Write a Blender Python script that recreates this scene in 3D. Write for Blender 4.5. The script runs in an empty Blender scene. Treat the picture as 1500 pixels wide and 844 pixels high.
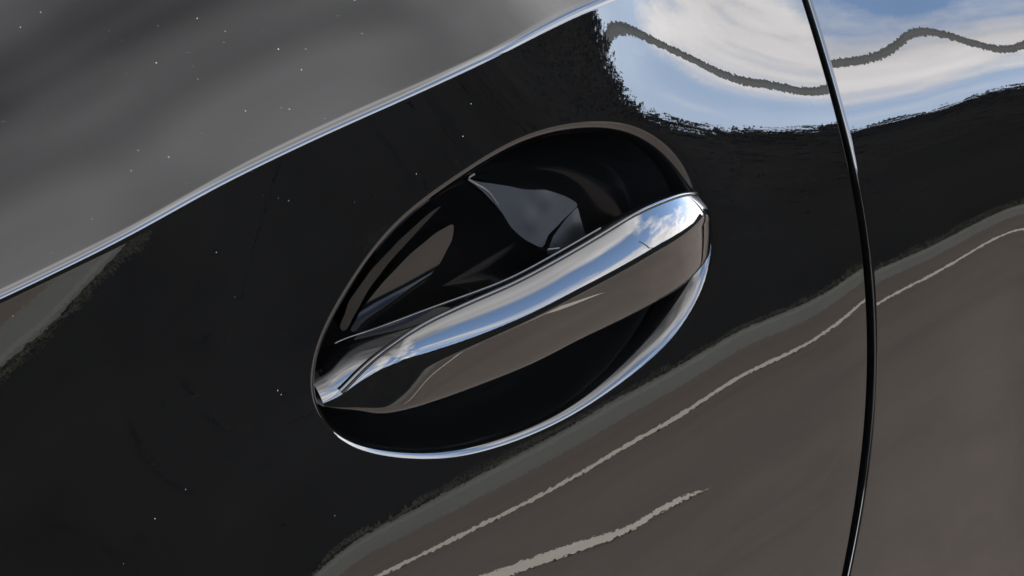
import bpy, bmesh, math, random
import numpy as np
from mathutils import Vector, Matrix
from mathutils.geometry import delaunay_2d_cdt

sc = bpy.context.scene
COL = sc.collection
R = math.radians
random.seed(7)
rng = np.random.default_rng(7)

# ------------------------------------------------------------------ camera
DOOR_H = 0.85                                   # height of the handle above the ground (m)
DIST = 1.25
PSI, PIT = R(-45), R(30)                        # the photographer stands ahead of the handle and looks down at it
cdir = np.array([math.sin(PSI)*math.cos(PIT), -math.cos(PSI)*math.cos(PIT), math.sin(PIT)])
fw = -cdir
rt = np.array([math.cos(PSI), math.sin(PSI), 0.0])
up = np.cross(rt, fw)
FPX = 4.3*DIST*1000                             # focal length in pixels of the 1500 px wide photograph
CAMMM = cdir*DIST*1000
cd = bpy.data.cameras.new('camera')
cam = bpy.data.objects.new('camera', cd)
COL.objects.link(cam)
cd.sensor_fit = 'HORIZONTAL'; cd.sensor_width = 36.0
cd.lens = FPX*36.0/1500
cd.clip_start = 0.05; cd.clip_end = 2000
cam.matrix_world = Matrix(((rt[0], up[0], -fw[0], cdir[0]*DIST),
                           (rt[1], up[1], -fw[1], cdir[1]*DIST),
                           (rt[2], up[2], -fw[2], cdir[2]*DIST+DOOR_H),
                           (0, 0, 0, 1)))
sc.camera = cam

# ------------------------------------------------------------------ sky, sun, exposure
SUN_DIR = Vector((-0.55, 0.45, 0.70)).normalized()   # towards the sun
sun_el = math.asin(SUN_DIR.z)
sun_az = math.atan2(SUN_DIR.x, SUN_DIR.y)
w = bpy.data.worlds.new('World'); sc.world = w; w.use_nodes = True
nt = w.node_tree; nt.nodes.clear()
N = nt.nodes.new; L = nt.links.new
out = N('ShaderNodeOutputWorld'); bg = N('ShaderNodeBackground'); L(bg.outputs[0], out.inputs[0])
sky = N('ShaderNodeTexSky'); sky.sky_type = 'NISHITA'; sky.sun_disc = False
sky.sun_elevation = sun_el; sky.sun_rotation = sun_az
bg.inputs['Strength'].default_value = 0.15
tc = N('ShaderNodeTexCoord')
sep = N('ShaderNodeSeparateXYZ'); L(tc.outputs['Generated'], sep.inputs[0])
def math_n(op, a, b=None, clamp=False):
    m = N('ShaderNodeMath'); m.operation = op; m.use_clamp = clamp
    for i, v in enumerate((a, b)):
        if v is None: continue
        if isinstance(v, (int, float)): m.inputs[i].default_value = v
        else: L(v, m.inputs[i])
    return m.outputs[0]
zc = math_n('MAXIMUM', sep.outputs[2], 0.0)
den = math_n('ADD', zc, 0.22)
comb = N('ShaderNodeCombineXYZ')
L(math_n('DIVIDE', sep.outputs[0], den), comb.inputs[0]); L(math_n('DIVIDE', sep.outputs[1], den), comb.inputs[1])
cn = N('ShaderNodeTexNoise'); cn.inputs['Scale'].default_value = 1.5; cn.inputs['Detail'].default_value = 9
cn.inputs['Roughness'].default_value = 0.55
mp = N('ShaderNodeMapping'); mp.inputs['Location'].default_value = (8.6, -8.0, 3.6); L(comb.outputs[0], mp.inputs[0]); L(mp.outputs[0], cn.inputs['Vector'])
# more cover near the horizon and in the heavy deck overhead, a blue lane between
def ramp(x, pts):
    r = N('ShaderNodeValToRGB'); cr = r.color_ramp
    while len(cr.elements) < len(pts): cr.elements.new(0.5)
    for e, (p, c) in zip(cr.elements, pts):
        e.position = p; e.color = (c[0], c[1], c[2], 1) if not isinstance(c, (int, float)) else (c, c, c, 1)
    L(x, r.inputs[0]); return r.outputs[0]
bias = ramp(zc, [(0.0, 0.12), (0.28, 0.09), (0.42, 0.01), (0.60, 0.0), (0.70, 0.26), (1.0, 0.36)])
cov = math_n('ADD', cn.outputs['Fac'], bias)
mask = math_n('MAXIMUM', ramp(cov, [(0.52, 0.0), (0.635, 1.0)]), ramp(zc, [(0.0, 0.75), (0.20, 0.62), (0.36, 0.0)]))   # pale haze low down
cn2 = N('ShaderNodeTexNoise'); cn2.inputs['Scale'].default_value = 3.2; cn2.inputs['Detail'].default_value = 2.0
mp2 = N('ShaderNodeMapping'); mp2.inputs['Location'].default_value = (-4.6, 0.0, 0.8); L(comb.outputs[0], mp2.inputs[0]); L(mp2.outputs[0], cn2.inputs['Vector'])
belly = math_n('MULTIPLY', math_n('SUBTRACT', cn2.outputs['Fac'], 0.5), math_n('MULTIPLY', zc, 0.8))
shade = math_n('ADD', math_n('ADD', math_n('MULTIPLY', cn.outputs['Fac'], 0.25), zc), belly)
shade = math_n('MULTIPLY', math_n('ADD', shade, math_n('MULTIPLY', math_n('MAXIMUM', sep.outputs[1], -0.18), 0.5)), 0.8)   # gradient added beyond the car to darken the clouds its shoulder mirrors
CLOUDK = 7.0
ccol = ramp(shade, [(0.0, (0.86, 0.88, 0.92)), (0.24, (0.78, 0.76, 0.76)), (0.50, (0.56, 0.55, 0.56)), (0.70, (0.15, 0.15, 0.153)), (0.80, (0.102, 0.102, 0.104)), (0.90, (0.042, 0.042, 0.044))])
sca = N('ShaderNodeVectorMath'); sca.operation = 'SCALE'; L(ccol, sca.inputs[0]); cn3 = N('ShaderNodeTexNoise'); cn3.inputs['Scale'].default_value = 6.0; cn3.inputs['Detail'].default_value = 5
L(mp.outputs[0], cn3.inputs['Vector'])
L(math_n('ADD', math_n('MULTIPLY', cn3.outputs['Fac'], 0.9*CLOUDK), 0.57*CLOUDK), sca.inputs['Scale'])
mx = N('ShaderNodeMix'); mx.data_type = 'RGBA'
L(mask, mx.inputs['Factor']); L(sky.outputs[0], mx.inputs['A']); L(sca.outputs[0], mx.inputs['B'])
L(mx.outputs['Result'], bg.inputs['Color'])

sd = bpy.data.lights.new('sun', 'SUN'); sd.energy = 1.0; sd.angle = R(10); sd.color = (1.0, 0.95, 0.88)
so = bpy.data.objects.new('sun', sd); COL.objects.link(so)
so.rotation_euler = SUN_DIR.to_track_quat('Z', 'Y').to_euler()
so.location = (-6, 5, 9)

sc.view_settings.view_transform = 'Standard'; sc.view_settings.look = 'None'
sc.view_settings.gamma = 1.0; sc.view_settings.use_curve_mapping = False
sc.view_settings.exposure = 4.0

# ------------------------------------------------------------------ helpers
def tag(o, label=None, cat=None, group=None, kind=None):
    if label: o['label'] = label
    if cat: o['category'] = cat
    if group: o['group'] = group
    if kind: o['kind'] = kind
    return o
def link(o, parent=None):
    COL.objects.link(o)
    if parent is not None:
        o.parent = parent
        o.matrix_parent_inverse = parent.matrix_world.inverted()
    return o
def mesh_obj(name, V, Fc, mat, parent=None, normals=None, smooth=True):
    """V in metres (world)"""
    me = bpy.data.meshes.new(name)
    V = np.asarray(V, float)
    if normals is not None:                       # wind every face the way its normals point
        NN = np.asarray(normals, float); F2 = []
        for f in Fc:
            f = [int(q) for q in f]
            a_, b_, c_ = V[f[0]], V[f[1]], V[f[2]]
            g = np.cross(b_-a_, c_-b_)
            if len(f) == 4: g = g+np.cross(V[f[3]]-c_, a_-V[f[3]])
            F2.append(f[::-1] if g.dot(NN[f].sum(0)) < 0 else f)
        Fc = F2
    me.from_pydata(V.tolist(), [], [list(map(int, f)) for f in Fc])
    if smooth:
        me.polygons.foreach_set('use_smooth', [True]*len(me.polygons))
    me.materials.append(mat)
    if normals is not None:
        nn = np.asarray(normals, float); nn = nn/np.linalg.norm(nn, axis=1)[:, None]
        me.normals_split_custom_set_from_vertices(nn.tolist())
    me.update()
    return link(bpy.data.objects.new(name, me), parent)
def mm(P):                                       # local millimetres -> world metres
    P = np.asarray(P, float)*0.001
    return P + np.array([0, 0, DOOR_H])
def unit(v):
    v = np.asarray(v, float); return v/np.linalg.norm(v, axis=-1, keepdims=True)
def grid_faces(nu, nv, closed_v=False, closed_u=False, flip=False):
    f = []
    for i in range(nu if closed_u else nu-1):
        for j in range(nv if closed_v else nv-1):
            a, b = i*nv+j, ((i+1) % nu)*nv+j
            c, d = ((i+1) % nu)*nv+(j+1) % nv, i*nv+(j+1) % nv
            f.append((a, d, c, b) if flip else (a, b, c, d))
    return f
def grid_normals(P, closed_u=False, closed_v=False):
    """P (nu,nv,3): smooth normals from central differences"""
    def diff(A, ax, closed):
        if closed: return np.roll(A, -1, ax)-np.roll(A, 1, ax)
        return np.gradient(A, axis=ax)
    return np.cross(diff(P, 0, closed_u), diff(P, 1, closed_v))

# ------------------------------------------------------------------ materials
def new_mat(name):
    m = bpy.data.materials.new(name); m.use_nodes = True
    return m, m.node_tree, m.node_tree.nodes['Principled BSDF']
def gloss(name, col, rough, ior, peel_amp=0.0, peel_scale=650., spec_dirt=0.0):
    m, t, p = new_mat(name)
    p.inputs['Base Color'].default_value = (*col, 1)
    p.inputs['Roughness'].default_value = rough
    p.inputs['IOR'].default_value = ior
    tc = t.nodes.new('ShaderNodeTexCoord')
    if peel_amp:
        n1 = t.nodes.new('ShaderNodeTexNoise'); n1.inputs['Scale'].default_value = peel_scale
        n1.inputs['Detail'].default_value = 1.5; n1.inputs['Roughness'].default_value = 0.5
        t.links.new(tc.outputs['Object'], n1.inputs['Vector'])
        b = t.nodes.new('ShaderNodeBump'); b.inputs['Strength'].default_value = 1.0
        b.inputs['Distance'].default_value = peel_amp
        t.links.new(n1.outputs['Fac'], b.inputs['Height'])
        t.links.new(b.outputs['Normal'], p.inputs['Normal'])
    if spec_dirt:
        n2 = t.nodes.new('ShaderNodeTexNoise'); n2.inputs['Scale'].default_value = 14; n2.inputs['Detail'].default_value = 6
        t.links.new(tc.outputs['Object'], n2.inputs['Vector'])
        r2 = t.nodes.new('ShaderNodeMapRange'); r2.inputs[1].default_value = 0.45; r2.inputs[2].default_value = 0.75
        r2.inputs[3].default_value = 1.0; r2.inputs[4].default_value = 1.0+spec_dirt
        t.links.new(n2.outputs['Fac'], r2.inputs[0])
        mu = t.nodes.new('ShaderNodeVectorMath'); mu.operation = 'SCALE'
        mu.inputs[0].default_value = col; t.links.new(r2.outputs[0], mu.inputs['Scale'])
        t.links.new(mu.outputs[0], p.inputs['Base Color'])
    return m
M_PAINT = gloss('black_paint', (0.0012, 0.0012, 0.0012), 0.01, 1.5, 2.8e-6, 480., 0.6)
M_HANDLE = gloss('gloss_handle', (0.0012, 0.0012, 0.0012), 0.012, 1.55)
M_CUP = gloss('recess_black', (0.0030, 0.0030, 0.0030), 0.09, 1.2)
M_SATIN = gloss('satin_plastic', (0.0025, 0.0025, 0.0025), 0.38, 1.18)
M_CATCH = gloss('catch_gloss', (0.0012, 0.0012, 0.0012), 0.05, 1.40)  # for the plate added to mirror the ground
M_CATCH2 = gloss('catch_satin', (0.0012, 0.0012, 0.0012), 0.12, 1.25)  # duller, for the second added mirroring plate
M_GLASS = gloss('tinted_glass', (0.002, 0.002, 0.002), 0.0, 1.5)
M_GLINT = gloss('glint_edge', (0.03, 0.03, 0.027), 0.35, 1.6)  # paler than the plastic: paints bright edge reflections
M_RUBBER = gloss('seal_rubber', (0.0015, 0.0015, 0.0015), 0.5, 1.4)
M_DUST = gloss('dust', (0.19, 0.185, 0.17), 0.9, 1.3)

def diffuse_noise(name, c1, c2, scale, rough=0.9, detail=8, spec=0.25):
    m, t, p = new_mat(name)
    tc = t.nodes.new('ShaderNodeTexCoord')
    n = t.nodes.new('ShaderNodeTexNoise'); n.inputs['Scale'].default_value = scale; n.inputs['Detail'].default_value = detail
    n.inputs['Roughness'].default_value = 0.65
    t.links.new(tc.outputs['Object'], n.inputs['Vector'])
    r = t.nodes.new('ShaderNodeValToRGB')
    r.color_ramp.elements[0].position = 0.3; r.color_ramp.elements[0].color = (*c1, 1)
    r.color_ramp.elements[1].position = 0.7; r.color_ramp.elements[1].color = (*c2, 1)
    t.links.new(n.outputs['Fac'], r.inputs[0]); t.links.new(r.outputs[0], p.inputs['Base Color'])
    p.inputs['Roughness'].default_value = rough
    p.inputs['Specular IOR Level'].default_value = spec
    return m
M_ASPHALT = diffuse_noise('asphalt', (0.150, 0.122, 0.099), (0.202, 0.165, 0.135), 2.2)
def grain(m):
    t = m.node_tree; p = t.nodes['Principled BSDF']; l = p.inputs['Base Color'].links[0]; src = l.from_socket
    tc = t.nodes.new('ShaderNodeTexCoord')
    n = t.nodes.new('ShaderNodeTexNoise'); n.inputs['Scale'].default_value = 45; n.inputs['Detail'].default_value = 4
    t.links.new(tc.outputs['Object'], n.inputs['Vector'])
    r = t.nodes.new('ShaderNodeMapRange'); r.inputs[1].default_value = 0.3; r.inputs[2].default_value = 0.7
    r.inputs[3].default_value = 0.93; r.inputs[4].default_value = 1.06
    t.links.new(n.outputs['Fac'], r.inputs[0])
    v = t.nodes.new('ShaderNodeVectorMath'); v.operation = 'SCALE'
    t.links.new(src, v.inputs[0]); t.links.new(r.outputs[0], v.inputs['Scale'])
    t.links.new(v.outputs[0], p.inputs['Base Color'])
grain(M_ASPHALT)
M_LINE = diffuse_noise('line_paint', (0.72, 0.655, 0.54), (0.84, 0.77, 0.64), 9.0)
M_KERB = diffuse_noise('kerb_concrete', (0.165, 0.162, 0.140), (0.21, 0.206, 0.18), 5.0)
M_SOIL = diffuse_noise('verge_soil', (0.020, 0.019, 0.016), (0.03, 0.028, 0.024), 2.0)
M_GRASS = diffuse_noise('dry_grass', (0.05, 0.048, 0.036), (0.10, 0.095, 0.075), 4.0, spec=0.03)
M_LEAF = diffuse_noise('leaves', (0.017, 0.0165, 0.0155), (0.027, 0.026, 0.024), 1.3, spec=0.03)
M_CORE = diffuse_noise('inner_foliage', (0.016, 0.0155, 0.0145), (0.026, 0.025, 0.023), 2.0, spec=0.02)
M_BARK = diffuse_noise('bark', (0.05, 0.045, 0.04), (0.09, 0.08, 0.07), 12.0)
M_POLE = diffuse_noise('galvanised_pole', (0.16, 0.16, 0.15), (0.22, 0.22, 0.21), 8.0, rough=0.6)

# ------------------------------------------------------------------ body surface: y = F(x, z), leaning and twisting as pressed steel does
CTRL =  [(253.7, -55.2, 13.05), (215.3, -55.9, 13.75), (171.5, -55.1, 13.55), (163.0, -55.4, 14.25), (106.6, -58.7, 14.0), (71.3, -64.3, 14.35), (29.8, -68.2, 14.7), (11.1, -70.0, 14.9), (-7.1, -70.8, 15.0), (-33.8, -70.5, 15.15), (-58.9, -70.5, 15.25), (-89.6, -70.0, 15.6), (252.3, -64.2, 11.65), (213.6, -65.4, 12.55), (169.4, -66.2, 12.4), (160.7, -67.4, 13.15), (104.3, -70.5, 12.9), (69.3, -73.5, 13.15), (46.9, -74.2, 13.3), (28.2, -75.1, 13.5), (9.9, -75.2, 13.6), (-8.4, -75.9, 13.7), (-35.1, -75.7, 13.85), (-60.1, -75.2, 13.95), (-81.6, -74.8, 14.25), (269.0, -12.3, 29.8), (214.3, -6.6, 29.55), (170.8, 0.1, 29.65), (140.3, 8.0, 29.3), (116.2, 16.3, 28.95), (92.3, 30.2, 28.5), (77.9, 42.5, 28.25), (75.5, 51.1, 28.1), (82.8, 57.9, 27.8), (94.0, 63.6, 27.65), (-194.2, 39.0, 13.1), (-176.7, 41.8, 12.95), (-149.0, 55.8, 12.7), (-132.7, 56.6, 13.15), (-191.1, 50.7, 11.8), (-176.3, 56.0, 11.6), (-159.1, 59.1, 11.55), (-121.5, 6.9, 20.15), (-164.8, 3.2, 19.5), (-193.6, -9.9, 19.3), (-151.1, -35.5, 19.35), (-106.4, -30.2, 20.45), (-97.2, 33.8, 20.05), (-19.4, 46.8, 20.3), (31.6, 56.0, 22.1), (-54.8, 46.5, 20.1), (-6.8, -3.4, 19.95), (43.3, 3.7, 21.8), (-43.5, -21.1, 20.0), (117.4, -19.6, 20.6), (205.8, -198.2, 6.8), (110.7, -155.9, 7.85), (27.5, -120.2, 10.8), (248.1, -141.2, 5.95), (169.3, -124.1, 7.25), (284.8, 10.8, 37.1), (186.9, 36.7, 37.45), (128.5, 53.4, 33.35), (226.3, 12.5, 34.6), (142.2, 29.2, 32.05)]
CREASE = [(-189.3, 58.1), (-118.5, 60.0), (-44.3, 62.4), (18.5, 65.2), (60.9, 64.8), (86.0, 64.7)]
_p = np.array([c_[:2] for c_ in CTRL]); _a = np.array([c_[2] for c_ in CTRL]); _s = 100.0
def tps_fit(p, a, smooth):
    r = np.linalg.norm((p[:, None]-p[None])/_s, axis=2)
    K = np.where(r > 0, r*r*np.log(r+1e-12), 0)+smooth*np.eye(len(p))
    Pm = np.c_[np.ones(len(p)), p/_s]
    return np.linalg.solve(np.block([[K, Pm], [Pm.T, np.zeros((3, 3))]]), np.r_[a, 0, 0, 0])
_w = tps_fit(_p, _a, 0.08)
def lean_low(X, Z):
    m = len(_p)
    o = _w[m]+_w[m+1]*X/_s+_w[m+2]*Z/_s
    for k in range(m):
        r2 = ((X-_p[k, 0])**2+(Z-_p[k, 1])**2)/_s**2
        o = o+_w[k]*0.5*r2*np.log(r2+1e-12)
    return np.clip(o, -15, 50)
_cp = np.polyfit([c_[0] for c_ in CREASE], [c_[1] for c_ in CREASE], 3)
def crease_z(X):
    Xc = np.clip(X, -190, 95)
    return np.polyval(_cp, Xc)+np.polyval(np.polyder(_cp), Xc)*(X-Xc)
def sstep(t):
    t = np.clip(t, 0, 1); return t*t*(3-2*t)
def lean(X, Z):
    zc_ = crease_z(X)
    lo = lean_low(X, np.minimum(Z, zc_+2))
    d = Z-zc_
    hi = 61+21*sstep(d/56)
    k = sstep((d+0.3)/4.2)
    fade = 1-sstep((X-170)/80)                  # the crease runs out into the rear haunch
    lo2 = lean_low(X, np.minimum(Z, zc_+25))
    return (lo*(1-k)+hi*k)*fade+lo2*(1-fade)
GX = np.arange(-330, 331, 3.0); GZ = np.arange(-330, 331, 0.5)
_G = lean(*np.meshgrid(GX, GZ, indexing='ij'))
_fz = np.tan(np.radians(_G))
_cum = np.concatenate([np.zeros((len(GX), 1)), np.cumsum((_fz[:, 1:]+_fz[:, :-1])/2*0.5, axis=1)], 1)
_iz = int(np.argmin(abs(GZ+30))); _cum -= _cum[:, _iz:_iz+1]
_bx = np.arange(-340, 341, 1.0)                   # plan curve of the body side
_bs = np.interp(_bx, [-330, -220, -110, -20, 85, 140, 177, 250, 330], [-.07, -.045, -.025, -.05, -.085, -.088, -.042, -.075, -.110])
for _ in range(600): _bs[1:-1] = .25*_bs[:-2]+.5*_bs[1:-1]+.25*_bs[2:]
_bf = np.cumsum(_bs); _bf -= _bf[340]
_F = _cum+np.interp(GX, _bx, _bf)[:, None]
_Fx = np.gradient(_F, 3.0, axis=0)
def bil(G, X, Z):
    a = np.clip((np.asarray(X, float)-GX[0])/3, 0, len(GX)-1.001); b = np.clip((np.asarray(Z, float)-GZ[0])/0.5, 0, len(GZ)-1.001)
    i = a.astype(int); j = b.astype(int); u = a-i; v = b-j
    return G[i, j]*(1-u)*(1-v)+G[i+1, j]*u*(1-v)+G[i, j+1]*(1-u)*v+G[i+1, j+1]*u*v
def Fy(X, Z): return bil(_F, X, Z)
def Fn(X, Z):
    fx = bil(_Fx, X, Z); fz = np.tan(np.radians(lean(np.asarray(X, float), np.asarray(Z, float))))
    return unit(np.stack([fx, -np.ones_like(fx), fz], -1))
def pix(px, py, off=0.0):
    """point of the body (lifted off mm outwards) met by the ray through a pixel of the photograph"""
    d = fw*FPX+rt*(px-750)+up*(422-py); d = d/np.linalg.norm(d)
    P = CAMMM+d*DIST*1000
    for _ in range(60):
        y = float(Fy(P[0], P[2]))-off
        t = (y-CAMMM[1])/d[1]
        P = CAMMM+d*((np.linalg.norm(P-CAMMM)+t)/2)
    return P

# ------------------------------------------------------------------ outlines
RIM_PX = [(453,594),(451,571),(457,531),(467,492),(487,446),(519,398),(542,364),(572,330),(608,296),(649,266),(685,243),(726,215),(780,191),(839,175),(877,172),(916,174),(951,184),(981,199),(1008,223),(1028,248),(1043,280),(1055,310),(1060,342),(1057,370),(1050,398),(1041,424),(1024,462),(999,496),(963,530),(921,563),(867,597),(810,628),(750,654),(700,668),(650,676),(610,678),(572,675),(526,663),(490,644),(466,620)]
rim_raw = np.array([pix(*q) for q in RIM_PX])[:, [0, 2]]
NR = 360
def smooth_closed(p, n, order):
    q = np.r_[p, p[:1]]
    s = np.r_[0, np.cumsum(np.linalg.norm(np.diff(q, axis=0), axis=1))]
    t = np.linspace(0, s[-1], 1024, endpoint=False)
    z = np.interp(t, s, q[:, 0])+1j*np.interp(t, s, q[:, 1])
    f = np.fft.fft(z); k = np.fft.fftfreq(1024, 1/1024); f[abs(k) > order] = 0
    z = np.fft.ifft(f)[np.linspace(0, 1024, n, endpoint=False).astype(int)]
    return np.stack([z.real, z.imag], 1)
rim = smooth_closed(rim_raw, NR, 9)
GAPL = [(1174,0),(1199,80),(1226,180),(1244,260),(1261,360),(1268,450),(1269,560),(1261,660),(1248,760),(1232,844)]
GAPR = [(1181,-2),(1206,78),(1235,180),(1253,260),(1269,358),(1277,450),(1278,560),(1270,660),(1257,760),(1241,842)]
def gap_curve(pts):
    P = np.array([pix(*q) for q in pts])
    c3 = np.polyfit(P[:, 2], P[:, 0], 5)
    lo, hi = P[:, 2].min(), P[:, 2].max()
    def x_of(z):
        zc_ = np.clip(z, lo, hi)
        sl = np.polyval(np.polyder(c3), zc_)
        return np.polyval(c3, zc_)+np.clip(sl, -0.4, 0.4)*(z-zc_)
    return x_of
gapL, gapR = gap_curve(GAPL), gap_curve(GAPR)
XMIN, XMAX, ZMIN, ZMAX = -300.0, 325.0, -300.0, 200.0

# ------------------------------------------------------------------ panels
def inside(poly, P):
    x, y = P[:, 0], P[:, 1]; c_ = np.zeros(len(P), bool)
    n = len(poly)
    for i in range(n):
        x1, y1 = poly[i]; x2, y2 = poly[(i+1) % n]
        if y1 == y2: continue
        m = ((y1 > y) != (y2 > y)) & (x < (x2-x1)*(y-y1)/(y2-y1)+x1)
        c_ ^= m
    return c_
def near(poly, P, d):
    k = np.zeros(len(P), bool)
    Q = np.asarray(poly)
    for s in range(0, len(P), 4000):
        D2 = ((P[s:s+4000, None]-Q[None])**2).sum(2)
        k[s:s+4000] = D2.min(1) < d*d
    return k
def panel(name, outer, hole, fold_edges, mat, parent, twist=0.0):
    """sheet of steel over an outline in (x,z), with its edges rolled inwards"""
    outer = np.asarray(outer)
    xs = np.arange(XMIN, XMAX+1, 4.0)
    rows = []
    for x in xs:
        z0 = float(crease_z(x))
        zz = np.r_[np.arange(ZMIN, z0-3, 3.5), np.arange(z0-2, z0+6, 0.4), np.arange(z0+7, z0+70, 1.2), np.arange(z0+70, ZMAX, 3.5)]
        rows.append(np.stack([np.full(len(zz), x), zz], 1))
    G = np.concatenate(rows)
    G = G[inside(outer, G)]
    G = G[~near(outer, G, 0.9)]
    if hole is not None:
        G = G[~inside(hole, G)]; G = G[~near(hole, G, 0.9)]
    loops = [outer]+([hole] if hole is not None else [])
    pts = np.concatenate(loops+[G]); edges = []; k = 0
    for lp in loops:
        n = len(lp); edges += [(k+i, k+(i+1) % n) for i in range(n)]; k += n
    vs, es, fs, *_ = delaunay_2d_cdt([Vector(q) for q in pts], edges, [], 0, 1e-5)
    V2 = np.array([v[:] for v in vs])
    T = np.array([f[:] for f in fs])
    cen = V2[T].mean(1)
    keep = inside(outer, cen)
    if hole is not None: keep &= ~inside(hole, cen)
    T = T[keep]
    a = V2[T]
    ar = (a[:, 1, 0]-a[:, 0, 0])*(a[:, 2, 1]-a[:, 0, 1])-(a[:, 2, 0]-a[:, 0, 0])*(a[:, 1, 1]-a[:, 0, 1])
    T[ar < 0] = T[ar < 0][:, ::-1]                # counter-clockwise seen from -y
    x0 = float(outer[:, 0].min()); TW = 140.0       # a rear panel hangs a touch differently from the door beside it
    def Yp(X, Z): return Fy(X, Z)+twist*TW*(1-np.exp(-(X-x0)/TW))
    def Np(X, Z):
        n_ = Fn(X, Z); n_ = n_/-n_[:, 1:2]; n_[:, 0] += twist*np.exp(-(X-x0)/TW); return unit(n_)
    V3 = np.stack([V2[:, 0], Yp(V2[:, 0], V2[:, 1]), V2[:, 1]], 1)
    N3 = Np(V2[:, 0], V2[:, 1])
    V3, N3, faces = list(V3), list(N3), [tuple(f) for f in T]
    folds = {}
    for key, curve, rad, depth, closed in fold_edges:
        C2 = np.asarray(curve); n = len(C2)
        C3 = np.stack([C2[:, 0], Yp(C2[:, 0], C2[:, 1]), C2[:, 1]], 1); nn = Np(C2[:, 0], C2[:, 1])
        tan = unit(np.roll(C3, -1, 0)-np.roll(C3, 1, 0)) if closed else unit(np.gradient(C3, axis=0))
        b = unit(np.cross(tan, nn))               # in-surface direction, away from the sheet when the sheet lies on the left
        b *= key[1]
        rad = np.asarray(rad, float).reshape(-1, 1) if np.ndim(rad) else rad
        nt_ = 12
        ring = []
        for th in np.linspace(0, math.pi/2, nt_):
            ring.append((C3+rad*(b*math.sin(th)+nn*(math.cos(th)-1)), b*math.sin(th)+nn*math.cos(th)))
        if depth: ring.append((ring[-1][0]-nn*depth, b.copy()))
        base = len(V3)
        for P_, n_ in ring: V3 += list(P_); N3 += list(n_)
        fl = grid_faces(len(ring), n, closed_v=closed)
        P0 = [V3[base+i] for i in (fl[0])]
        gn = np.cross(P0[1]-P0[0], P0[2]-P0[1])
        if gn.dot(ring[0][1][0]) < 0: fl = [f[::-1] for f in fl]
        faces += [tuple(base+i for i in f) for f in fl]
        folds[key[0]] = ring[-1][0]
    ob = mesh_obj(name, mm(np.array(V3)), faces, mat, parent, np.array(N3))
    return ob, folds

car = link(bpy.data.objects.new('car', None))
car.location = (0, 0.9, 0)
bpy.context.view_layer.update()
tag(car, 'glossy black car seen close up at the handle recess of its door', 'car')

zg = np.arange(ZMIN, ZMAX+0.1, 2.0)
def seg(p, q, n): return [tuple(np.array(p)+(np.array(q)-np.array(p))*t) for t in np.linspace(0, 1, n, endpoint=False)]
gl = np.stack([gapL(zg), zg], 1); gr = np.stack([gapR(zg), zg], 1)
ER = 1.1
xt = np.linspace(gl[-1][0], XMIN, 120)[1:]
belt = crease_z(xt)+72+(ZMAX-crease_z(xt)-72)*sstep((xt-80)/90)
door_outer = [tuple(q) for q in gl]+[tuple(q) for q in np.stack([xt, belt], 1)]+seg((XMIN, belt[-1]), (XMIN, ZMIN), 90)[1:]+seg((XMIN, ZMIN), (gl[0][0], ZMIN), 90)
fend_outer = seg((gr[0][0], ZMIN), (XMAX, ZMIN), 30)+seg((XMAX, ZMIN), (XMAX, ZMAX), 90)+seg((XMAX, ZMAX), (gr[-1][0], ZMAX), 30)+[tuple(q) for q in gr[::-1]][:-1]
rim_c = rim.mean(0)
rim_ang = np.degrees(np.arctan2(rim[:, 1]-rim_c[1], rim[:, 0]-rim_c[0]))
rim_rad = 4.3+9.5*np.exp(-((rim_ang+17)/35)**2)
door, folds = panel('door_panel', door_outer, rim,
    [(('rim', 1), rim, rim_rad, 0.0, True), (('gap', 1), gl, ER, 10.0, False)], M_PAINT, car)
fender, _ = panel('rear_fender', fend_outer, None, [(('gap', -1), gr, ER, 10.0, False)], M_PAINT, car, -0.045)

def seal():
    mid = (gl+gr)/2; n = len(zg)
    nn = Fn(mid[:, 0], zg); P = np.stack([mid[:, 0], Fy(mid[:, 0], zg), zg], 1)
    V = []
    for k, (dx, dep) in enumerate([(-11, 6.5), (-6, 9.0), (0, 10.0), (6, 9.0), (11, 6.5)]):
        V.append(P-nn*dep+np.array([dx, 0, 0]))
    V = np.stack(V, 1)
    return mesh_obj('door_seal', mm(V.reshape(-1, 3)), grid_faces(n, 5, flip=True), M_RUBBER, car)
seal()

def window():
    x = np.linspace(XMIN, 480, 70); zt = crease_z(np.minimum(x, 60))+72
    b = np.stack([x, Fy(np.minimum(x, 60), zt)+2, zt], 1)
    prof = [(0, 0), (1, 9), (8, 13), (10, 13)]     # belt trim
    V = np.stack([b+np.array([0, dy, dz]) for dy, dz in prof], 1)
    mesh_obj('window_trim', mm(V.reshape(-1, 3)), grid_faces(len(x), len(prof)), M_RUBBER, car, smooth=False)
    V = []
    for k in range(12):
        h_ = k*34.0
        V.append(b+np.array([0, 10+h_*0.38+h_*h_*0.0004, 12.5+h_*0.92]))
    V = np.stack(V, 1)
    nn = grid_normals(V)
    if nn[5, 5, 1] > 0: nn = -nn
    mesh_obj('side_window', mm(V.reshape(-1, 3)), grid_faces(len(x), 12), M_GLASS, car, nn.reshape(-1, 3))
window()

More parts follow.
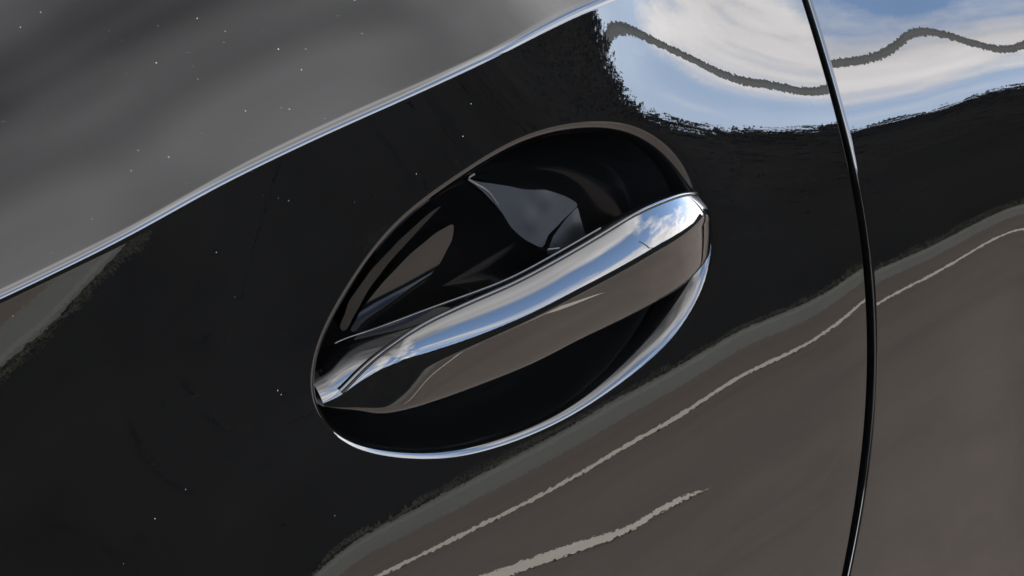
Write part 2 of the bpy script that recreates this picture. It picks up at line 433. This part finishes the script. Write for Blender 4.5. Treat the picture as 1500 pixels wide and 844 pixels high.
# ------------------------------------------------------------------ surroundings (seen mirrored in the paint)
gm = mesh_obj('ground', [(-150, -150, 0), (150, -150, 0), (150, 150, 0), (-150, 150, 0)], [(0, 1, 2, 3)], M_ASPHALT)
tag(gm, kind='structure')
def strip(name, x0, x1, y0, y1, z, m):
    nx = max(2, int(abs(x1-x0)/0.25)); ny = max(2, int(abs(y1-y0)/0.25))
    V = []
    for i in range(nx+1):
        for j in range(ny+1):
            V.append((x0+(x1-x0)*i/nx, y0+(y1-y0)*j/ny, z))
    o = mesh_obj(name, V, grid_faces(nx+1, ny+1), m); tag(o, kind='structure'); return o
strip('parking_line', -30, 45, -3.195, -3.105, 0.004, M_LINE)
ys_ = np.r_[np.linspace(-3.101, -2.30, 12), np.linspace(-2.27, -1.96, 14)]
V = []
for y in ys_:                                     # the stall line is worn to a point at its near end
    h_ = 0.036*min(1.0, max(0.02, (-1.96-y)/0.30))
    V += [(1.445-h_, y, 0.004), (1.445+h_, y, 0.004)]
tag(mesh_obj('parking_line', V, grid_faces(len(ys_), 2), M_LINE), kind='structure')
# kerb: bevelled section swept along x
sec = [(-3.98, 0.0), (-4.0, 0.10), (-4.02, 0.125), (-4.05, 0.13), (-4.11, 0.13), (-4.11, 0.0)]
V = []; xs_ = np.arange(-30, 46, 1.0)
for x in xs_:
    for (y, z) in sec: V.append((x, y, z))
kb = mesh_obj('kerb', V, grid_faces(len(xs_), len(sec)), M_KERB, smooth=False); tag(kb, kind='structure')
vg = strip('verge', -30, 45, -16, -4.11, 0.10, M_SOIL)

def lump(x, y): return 0.20*math.sin(x*0.9+1.3)+0.14*math.sin(x*2.3+y)+0.10*math.sin(x*5.1)
def hedge():
    X = np.arange(-30, 45, 0.35); V = []
    top = [2.78+0.35*lump(x, 0) for x in X]
    n = 14
    for x, t in zip(X, top):
        for k in range(n):
            th = math.pi*k/(n-1)
            yy = -5.75+1.25*math.cos(th)*(1+0.10*math.sin(3*x+k))
            zz = 0.05+(t-0.07)*abs(math.sin(th))**0.45*(1+0.03*math.sin(5*x+2*k))
            V.append((x, yy, zz))
    core = mesh_obj('tree_line', V, grid_faces(len(X), n), M_CORE); tag(core, kind='stuff')
    m = 200000
    x = rng.uniform(-30, 45, m)
    keep = rng.random(m) < np.clip(8/np.maximum(6, abs(x-4)), 0.25, 1)
    x = x[keep]; m = len(x)
    tt = np.array([2.78+0.35*lump(q, 0) for q in x])
    th = np.arccos(rng.uniform(-0.35, 1, m))
    rr = rng.uniform(0.965, 1.012, m)
    y = -5.75+1.35*np.cos(th)*rr
    z = 0.06+tt*np.sin(th)**0.45*rr+rng.normal(0, 0.025, m)
    z = np.maximum(z, 0.12)
    c0 = np.stack([x, y, z], 1)
    a = unit(rng.normal(size=(m, 3))); b = unit(np.cross(a, rng.normal(size=(m, 3))))
    s = rng.uniform(0.014, 0.032, m)[:, None]
    V = np.stack([c0-a*s, c0+b*s*0.45, c0+a*s, c0-b*s*0.45], 1).reshape(-1, 3)
    F_ = np.arange(m*4).reshape(-1, 4)
    k = 26000                                     # rough grass between kerb and hedge
    gx = rng.uniform(-12, 22, k); gy = rng.uniform(-4.75, -4.12, k); gh = rng.uniform(0.03, 0.11, k)*(0.6+0.5*np.sin(gx*2.1)**2)
    th_ = rng.uniform(0, 6.28, k); bw = 0.006
    p0 = np.stack([gx-bw*np.cos(th_), gy-bw*np.sin(th_), np.full(k, 0.10)], 1); p1 = np.stack([gx+bw*np.cos(th_), gy+bw*np.sin(th_), np.full(k, 0.10)], 1)
    p2 = np.stack([gx+gh*0.5*rng.normal(size=k), gy+gh*0.5*rng.normal(size=k), 0.10+gh], 1)
    gv = mesh_obj('verge_grass', np.stack([p0, p1, p2], 1).reshape(-1, 3), np.arange(k*3).reshape(-1, 3), M_GRASS, smooth=False); tag(gv, kind='stuff')
    lv = mesh_obj('hedge_leaves', V, F_, M_LEAF, smooth=False); tag(lv, kind='stuff')
hedge()

def lathe(pts, n=14):
    V = []
    for (x, y, z, r) in pts:
        for k in range(n):
            V.append((x+r*math.cos(2*math.pi*k/n), y+r*math.sin(2*math.pi*k/n), z))
    return V, grid_faces(len(pts), n, closed_v=True)
lamp = link(bpy.data.objects.new('street_lamp', None)); lamp.location = (9.22, -9.0, 0.1)
bpy.context.view_layer.update()
tag(lamp, 'grey street lamp behind the hedge, mirrored in the black paint', 'street lamp')
V, F_ = lathe([(9.22, -9, 0.1, 0.13), (9.22, -9, 1.2, 0.12), (9.22, -9, 1.25, 0.10), (9.22, -9, 8.2, 0.085), (9.22, -9, 8.22, 0.01)])
mesh_obj('pole', V, F_, M_POLE, lamp)

# ------------------------------------------------------------------ recess behind the handle
ring0 = folds['rim']                              # inner edge of the rolled opening
rim3 = np.stack([rim[:, 0], Fy(rim[:, 0], rim[:, 1]), rim[:, 1]], 1)
n0 = unit(Fn(rim[:, 0], rim[:, 1]).mean(0))
C0 = ring0.mean(0)
def recess():
    rho = np.r_[np.linspace(1, 0.96, 16), np.linspace(0.95, 0.0, 80)]
    ang = np.radians(rim_ang)
    P = []
    for r_ in rho:
        dep = np.full(NR, 38*(1-r_**6)**(1/2.6))
        P.append(C0+(ring0-C0)*r_-n0*dep[:, None])
    P = np.array(P)
    nn = grid_normals(P, closed_v=True)
    nn[-1] = n0; nn[0] = nn[1]
    if (nn[60]*n0).sum() < 0: nn = -nn; nn[-1] = n0
    fl = grid_faces(len(rho), NR, closed_v=True)
    return mesh_obj('handle_recess', mm(P.reshape(-1, 3)), fl, M_CUP, car, nn.reshape(-1, 3))
rec = recess()

# ------------------------------------------------------------------ pull handle: sections swept along the ridge between its face and its top
# u: pixel of the ridge, lift off the body, lengths (mm) of face / top / back band, lean of face, band
HK = [  # px,  py,  off, lf,  lt,  lb,  aface, atop0, atop1, aband0, aband1, ridge
    (474, 592, -7, 0.8, 0.6, 14, 22, 28, 38, 30, 84, 0.3),
    (495, 587, -4.5, 2.6, 1.8, 15, 22, 28, 40, 32, 98, 0.9),
    (518, 574, -1.5, 5.4, 3.6, 16, 21, 28, 42, 36, 104, 1.6),
    (545, 560, 2, 9.6, 6, 15, 18, 28, 45, 46, 108, 2.4),
    (590, 542, 6.8, 12.5, 9.3, 11, 13, 28, 48, 66, 106, 3.0),
    (640, 521, 8.7, 14.5, 11.5, 7.5, 9, 30, 50, 82, 100, 2.4),
    (700, 497, 10.3, 15.5, 12.6, 4.5, 7, 32, 51, 82, 88, 1.8),
    (780, 462, 12, 16.5, 12.8, 3.0, 6, 34, 51, 84, 88, 1.5),
    (850, 426, 12.9, 16.7, 13.2, 3.0, 6, 34, 51, 84, 88, 1.5),
    (907, 396, 13.1, 17.5, 14, 2.8, 6, 34, 51, 84, 88, 1.5),
    (960, 366, 12.3, 18, 14.5, 2.4, 7, 34, 51, 84, 88, 1.5),
    (1003, 342, 9, 17, 13.5, 2.0, 8, 34, 51, 84, 88, 1.5),
    (1027, 326, 4.5, 14.5, 11.5, 2.0, 9, 34, 51, 84, 88, 1.5),
    (1043, 314, -1.5, 10.5, 8, 1.5, 9, 34, 51, 84, 88, 1.2),
    (1051, 308, -8, 6, 4.5, 1.2, 9, 34, 51, 84, 88, 0.9),
    (1054, 306, -14, 2.5, 2, 1.0, 9, 34, 51, 84, 88, 0.4),
]
def cubic(xs, ys, x):
    """monotone-ish Hermite interpolation"""
    xs = np.asarray(xs, float); ys = np.asarray(ys, float)
    m = np.gradient(ys, xs)
    i = np.clip(np.searchsorted(xs, x)-1, 0, len(xs)-2)
    h = xs[i+1]-xs[i]; t = (x-xs[i])/h
    return (2*t**3-3*t**2+1)*ys[i]+(t**3-2*t**2+t)*h*m[i]+(-2*t**3+3*t**2)*ys[i+1]+(t**3-t**2)*h*m[i+1]
def handle():
    A = np.array([np.r_[pix(k[0], k[1], k[2]), k[3:]] for k in HK])
    nu = 120
    ts = np.arange(len(HK)); s = np.r_[0, np.cumsum(np.linalg.norm(np.diff(A[:, :3], axis=0), axis=1))]
    U = np.linspace(0, s[-1], nu)
    Q = np.stack([cubic(s, A[:, c], U) for c in range(A.shape[1])], 1)
    for _ in range(6):                            # fair the swept values
        Q[1:-1] = 0.25*Q[:-2]+0.5*Q[1:-1]+0.25*Q[2:]
    rows = []
    for q in Q:
        p0 = q[:3]; lf, lt, lb, af, a0, a1, ab, ab1, wr = q[3:]
        rr = min(2.5, lf*0.3)
        upk = [(0, 22), (wr, a0), (max(lt-0.8, wr+0.2), a1), (lt+0.8, ab), (lt+lb, ab1), (lt+lb+2.5, ab1+72), (lt+lb+5, 190), (lt+lb+11, 200)]
        dnk = [(0, 22), (wr, af+3), (lf, af-4), (lf+rr*1.5, -60), (lf+rr*3, -92), (lf+rr*3+11, -96)]
        def integ(keys, sgn, n):
            L_ = np.array([k[0] for k in keys]); a_ = np.array([k[1] for k in keys])
            l = np.interp(np.linspace(0, len(keys)-1, n), np.arange(len(keys)), L_)
            al = np.radians(np.interp(l, L_, a_))
            # soften
            alm = (al[1:]+al[:-1])/2; dl = np.diff(l)
            y = np.r_[0, np.cumsum(np.sin(alm)*dl)]*sgn; z = np.r_[0, np.cumsum(np.cos(alm)*dl)]*sgn
            return y, z
        yu, zu = integ(upk, 1, 90); yd, zd = integ(dnk, -1, 70)
        yd *= 1; zd *= 1
        ys = np.r_[yd[::-1], yu[1:]]; zs = np.r_[zd[::-1], zu[1:]]
        # going down past the lower edge the surface turns inwards again
        rows.append(np.stack([np.full(len(ys), p0[0]), p0[1]+ys, p0[2]+zs], 1))
    P = np.array(rows)
    nn = grid_normals(P)
    if nn[60, 80, 1] > 0: nn = -nn
    nv = P.shape[1]
    V = list(P.reshape(-1, 3)); Nn = list(nn.reshape(-1, 3)); fl = grid_faces(nu, nv)
    return mesh_obj('door_handle', mm(np.array(V)), fl, M_HANDLE, car, np.array(Nn)), P
hobj, HP = handle()
def tube(name, pts, rad, mat, parent, n=10):
    pts = np.asarray(pts, float); m = len(pts)
    rad = np.full(m, rad) if np.ndim(rad) == 0 else np.asarray(rad)
    t = unit(np.gradient(pts, axis=0))
    a = unit(np.cross(t, np.array([0.3, 1, 0.2]))); b = np.cross(t, a)
    V, Nn = [], []
    for k in range(n):
        th = 2*math.pi*k/n; d = a*math.cos(th)+b*math.sin(th)
        V.append(pts+d*rad[:, None]); Nn.append(d)
    V = np.stack(V, 1); Nn = np.stack(Nn, 1)
    return mesh_obj(name, mm(V.reshape(-1, 3)), grid_faces(m, n, closed_v=True), mat, parent, Nn.reshape(-1, 3))
_k = np.linspace(0, 1, len(HP))
tube('handle_bead', HP[4:-3, 69+32], (0.9+0.6*np.exp(-(_k/0.12)**2))[4:-3], M_HANDLE, hobj)
tube('handle_lip', HP[10:76, 69+51], 0.5, M_HANDLE, hobj)  # lip added so the back edge catches a thin bright line

# ------------------------------------------------------------------ what shows behind the handle inside the recess
def patch(name, outline, off0, tilt, bumps, mat, parent, order=14, tiltx=0.0):
    """facet added inside the recess to catch a reflection: smooth relief over an outline, with a turned-in edge"""
    q0 = np.mean(outline, axis=0); P0 = pix(q0[0], q0[1], off0)
    B = [(pix(bx, by, off0)[[0, 2]], h, sg) for bx, by, h, sg in bumps]
    def depth(X, Z):
        o = off0-tilt*(Z-P0[2])-tiltx*(X-P0[0])
        for c_, h, sg in B: o = o+h*np.exp(-((X-c_[0])**2+(Z-c_[1])**2)/(2*sg*sg))
        return Fy(X, Z)-o
    ol = smooth_closed(np.array(outline, float), 90, order)
    ring = []
    for q in ol:
        o = off0
        for _ in range(6):
            Pq = pix(q[0], q[1], o); o = float(Fy(Pq[0], Pq[2])-depth(Pq[0], Pq[2]))
        ring.append((Pq[0], Pq[2]))
    ring = np.array(ring)
    gx, gz = np.meshgrid(np.arange(ring[:, 0].min(), ring[:, 0].max(), 0.8), np.arange(ring[:, 1].min(), ring[:, 1].max(), 0.8))
    G = np.stack([gx.ravel(), gz.ravel()], 1); G = G[inside(ring, G)]; G = G[~near(ring, G, 0.4)]
    pts = np.r_[ring, G]; n = len(ring)
    vs, es, fs, *_ = delaunay_2d_cdt([Vector(q) for q in pts], [(k, (k+1) % n) for k in range(n)], [], 0, 1e-5)
    V2 = np.array([v[:] for v in vs]); T = np.array([f[:] for f in fs]); T = T[inside(ring, V2[T].mean(1))]
    X, Z = V2[:, 0], V2[:, 1]; e = 0.2
    V = np.stack([X, depth(X, Z), Z], 1)
    Nn = unit(np.stack([(depth(X+e, Z)-depth(X-e, Z))/(2*e), -np.ones(len(X)), (depth(X, Z+e)-depth(X, Z-e))/(2*e)], 1))
    k = len(V); cc = ring.mean(0); r2 = cc+(ring-cc)*0.96
    edge = np.stack([r2[:, 0], depth(ring[:, 0], ring[:, 1])+5.0, r2[:, 1]], 1)
    top = np.stack([ring[:, 0], depth(ring[:, 0], ring[:, 1])+0.02, ring[:, 1]], 1)
    out_ = np.stack([ring[:, 0]-cc[0], np.full(n, 0.3*0), ring[:, 1]-cc[1]], 1)
    V = np.r_[V, top, edge]; Nn = np.r_[Nn, unit(out_), unit(out_)]
    F_ = [tuple(t) for t in T]+[(k+a, k+(a+1) % n, k+n+(a+1) % n, k+n+a) for a in range(n)]
    return mesh_obj(name, mm(V), F_, mat, parent, Nn)
patch('sky_catch_lobe', [(684,262),(705,267),(735,271),(770,278),(800,278),(830,288),(848,300),(822,325),(803,345),(795,364),(770,352),(750,335),(733,308),(710,283)],
      -14, 0.30, [(790,284,0.9,3.4),(766,315,1.0,4.0)], M_SATIN, rec)  # lobe added and tilted to catch a soft sky reflection
patch('sky_catch_facet', [(801,372),(810,347),(828,322),(846,303),(851,322),(858,345),(850,362),(825,374)],
      -12, 0.30, [(838,322,1.3,3.4)], M_SATIN, rec)  # smaller lobe, added for the second soft reflection
patch('ground_catch_plate', [(512,486),(530,452),(560,415),(600,373),(640,340),(665,327),(663,350),(645,385),(605,435),(555,484)],
      -5, -0.30, [(600,400,0.5,12)], M_CATCH, rec, 16)  # plate added and tilted so it mirrors the brown ground
patch('ground_catch_plate', [(497,482),(512,440),(545,394),(585,352),(628,313),(648,300),(616,334),(572,382),(540,424),(506,486)],
      -3, -0.20, [(560,390,0.3,10)], M_CATCH2, rec, 16)  # second added plate, for the narrower stripe of mirrored ground
tube('recess_glint', [pix(x, y, o) for x, y, o in [(695,255,-8.5),(688,259,-9),(686,263,-9.5),(697,270,-10),(708,276,-10.5),(717,283,-11),(724,293,-12),(729,301,-13)]], 0.45, M_GLINT, rec)  # pale tube that paints a bright reflection along the edge
tube('lobe_glint', [pix(x, y, -9) for x, y in [(802,366),(810,365),(819,364)]], 0.4, M_GLINT, rec)  # short pale tube, also a painted glint

# ------------------------------------------------------------------ dust on the paint
def dust():
    px = [(160,46),(330,46),(328,62),(385,45),(290,116),(247,230),(273,269),(366,206),(424,160),(408,125),(408,72),(448,72),(158,90),(178,60),(60,18),(30,40),(289,27),(155,57),(317,370),(233,365),(412,578),(407,572),(386,690),(272,717),(227,760),(6,178),(185,108),(77,370),(192,250),(690,152),(610,255),(1048,490),(850,585),(960,330),(940,268),(947,287),(757,754),(1362,280),(1260,478)]
    px += [(rng.uniform(0, 560), rng.uniform(0, 300)) for _ in range(26)]+[(rng.uniform(0, 1500), rng.uniform(0, 840)) for _ in range(22)]
    V, F_ = [], []
    for (x, y) in px:
        P = pix(x, y)
        if inside(rim, np.array([[P[0], P[2]]]))[0] or abs(P[0]-(gapL(P[2])+gapR(P[2]))/2) < 5: continue
        n_ = Fn(P[0], P[2]); a = unit(np.cross(n_, [0.3, 0.2, 1])); b = np.cross(n_, a)
        r = 0.09+0.2*rng.random()**2
        k = len(V)
        for j in range(5):
            th = j*1.257+rng.uniform(-.3, .3); V.append(P+(a*math.cos(th)+b*math.sin(th))*r*rng.uniform(0.6, 1.2))
        V.append(P+n_*r*0.6)
        F_ += [(k+j, k+(j+1) % 5, k+5) for j in range(5)]
    o = mesh_obj('dust_specks', mm(np.array(V)), F_, M_DUST, door, smooth=False); tag(o, kind='stuff')
dust()
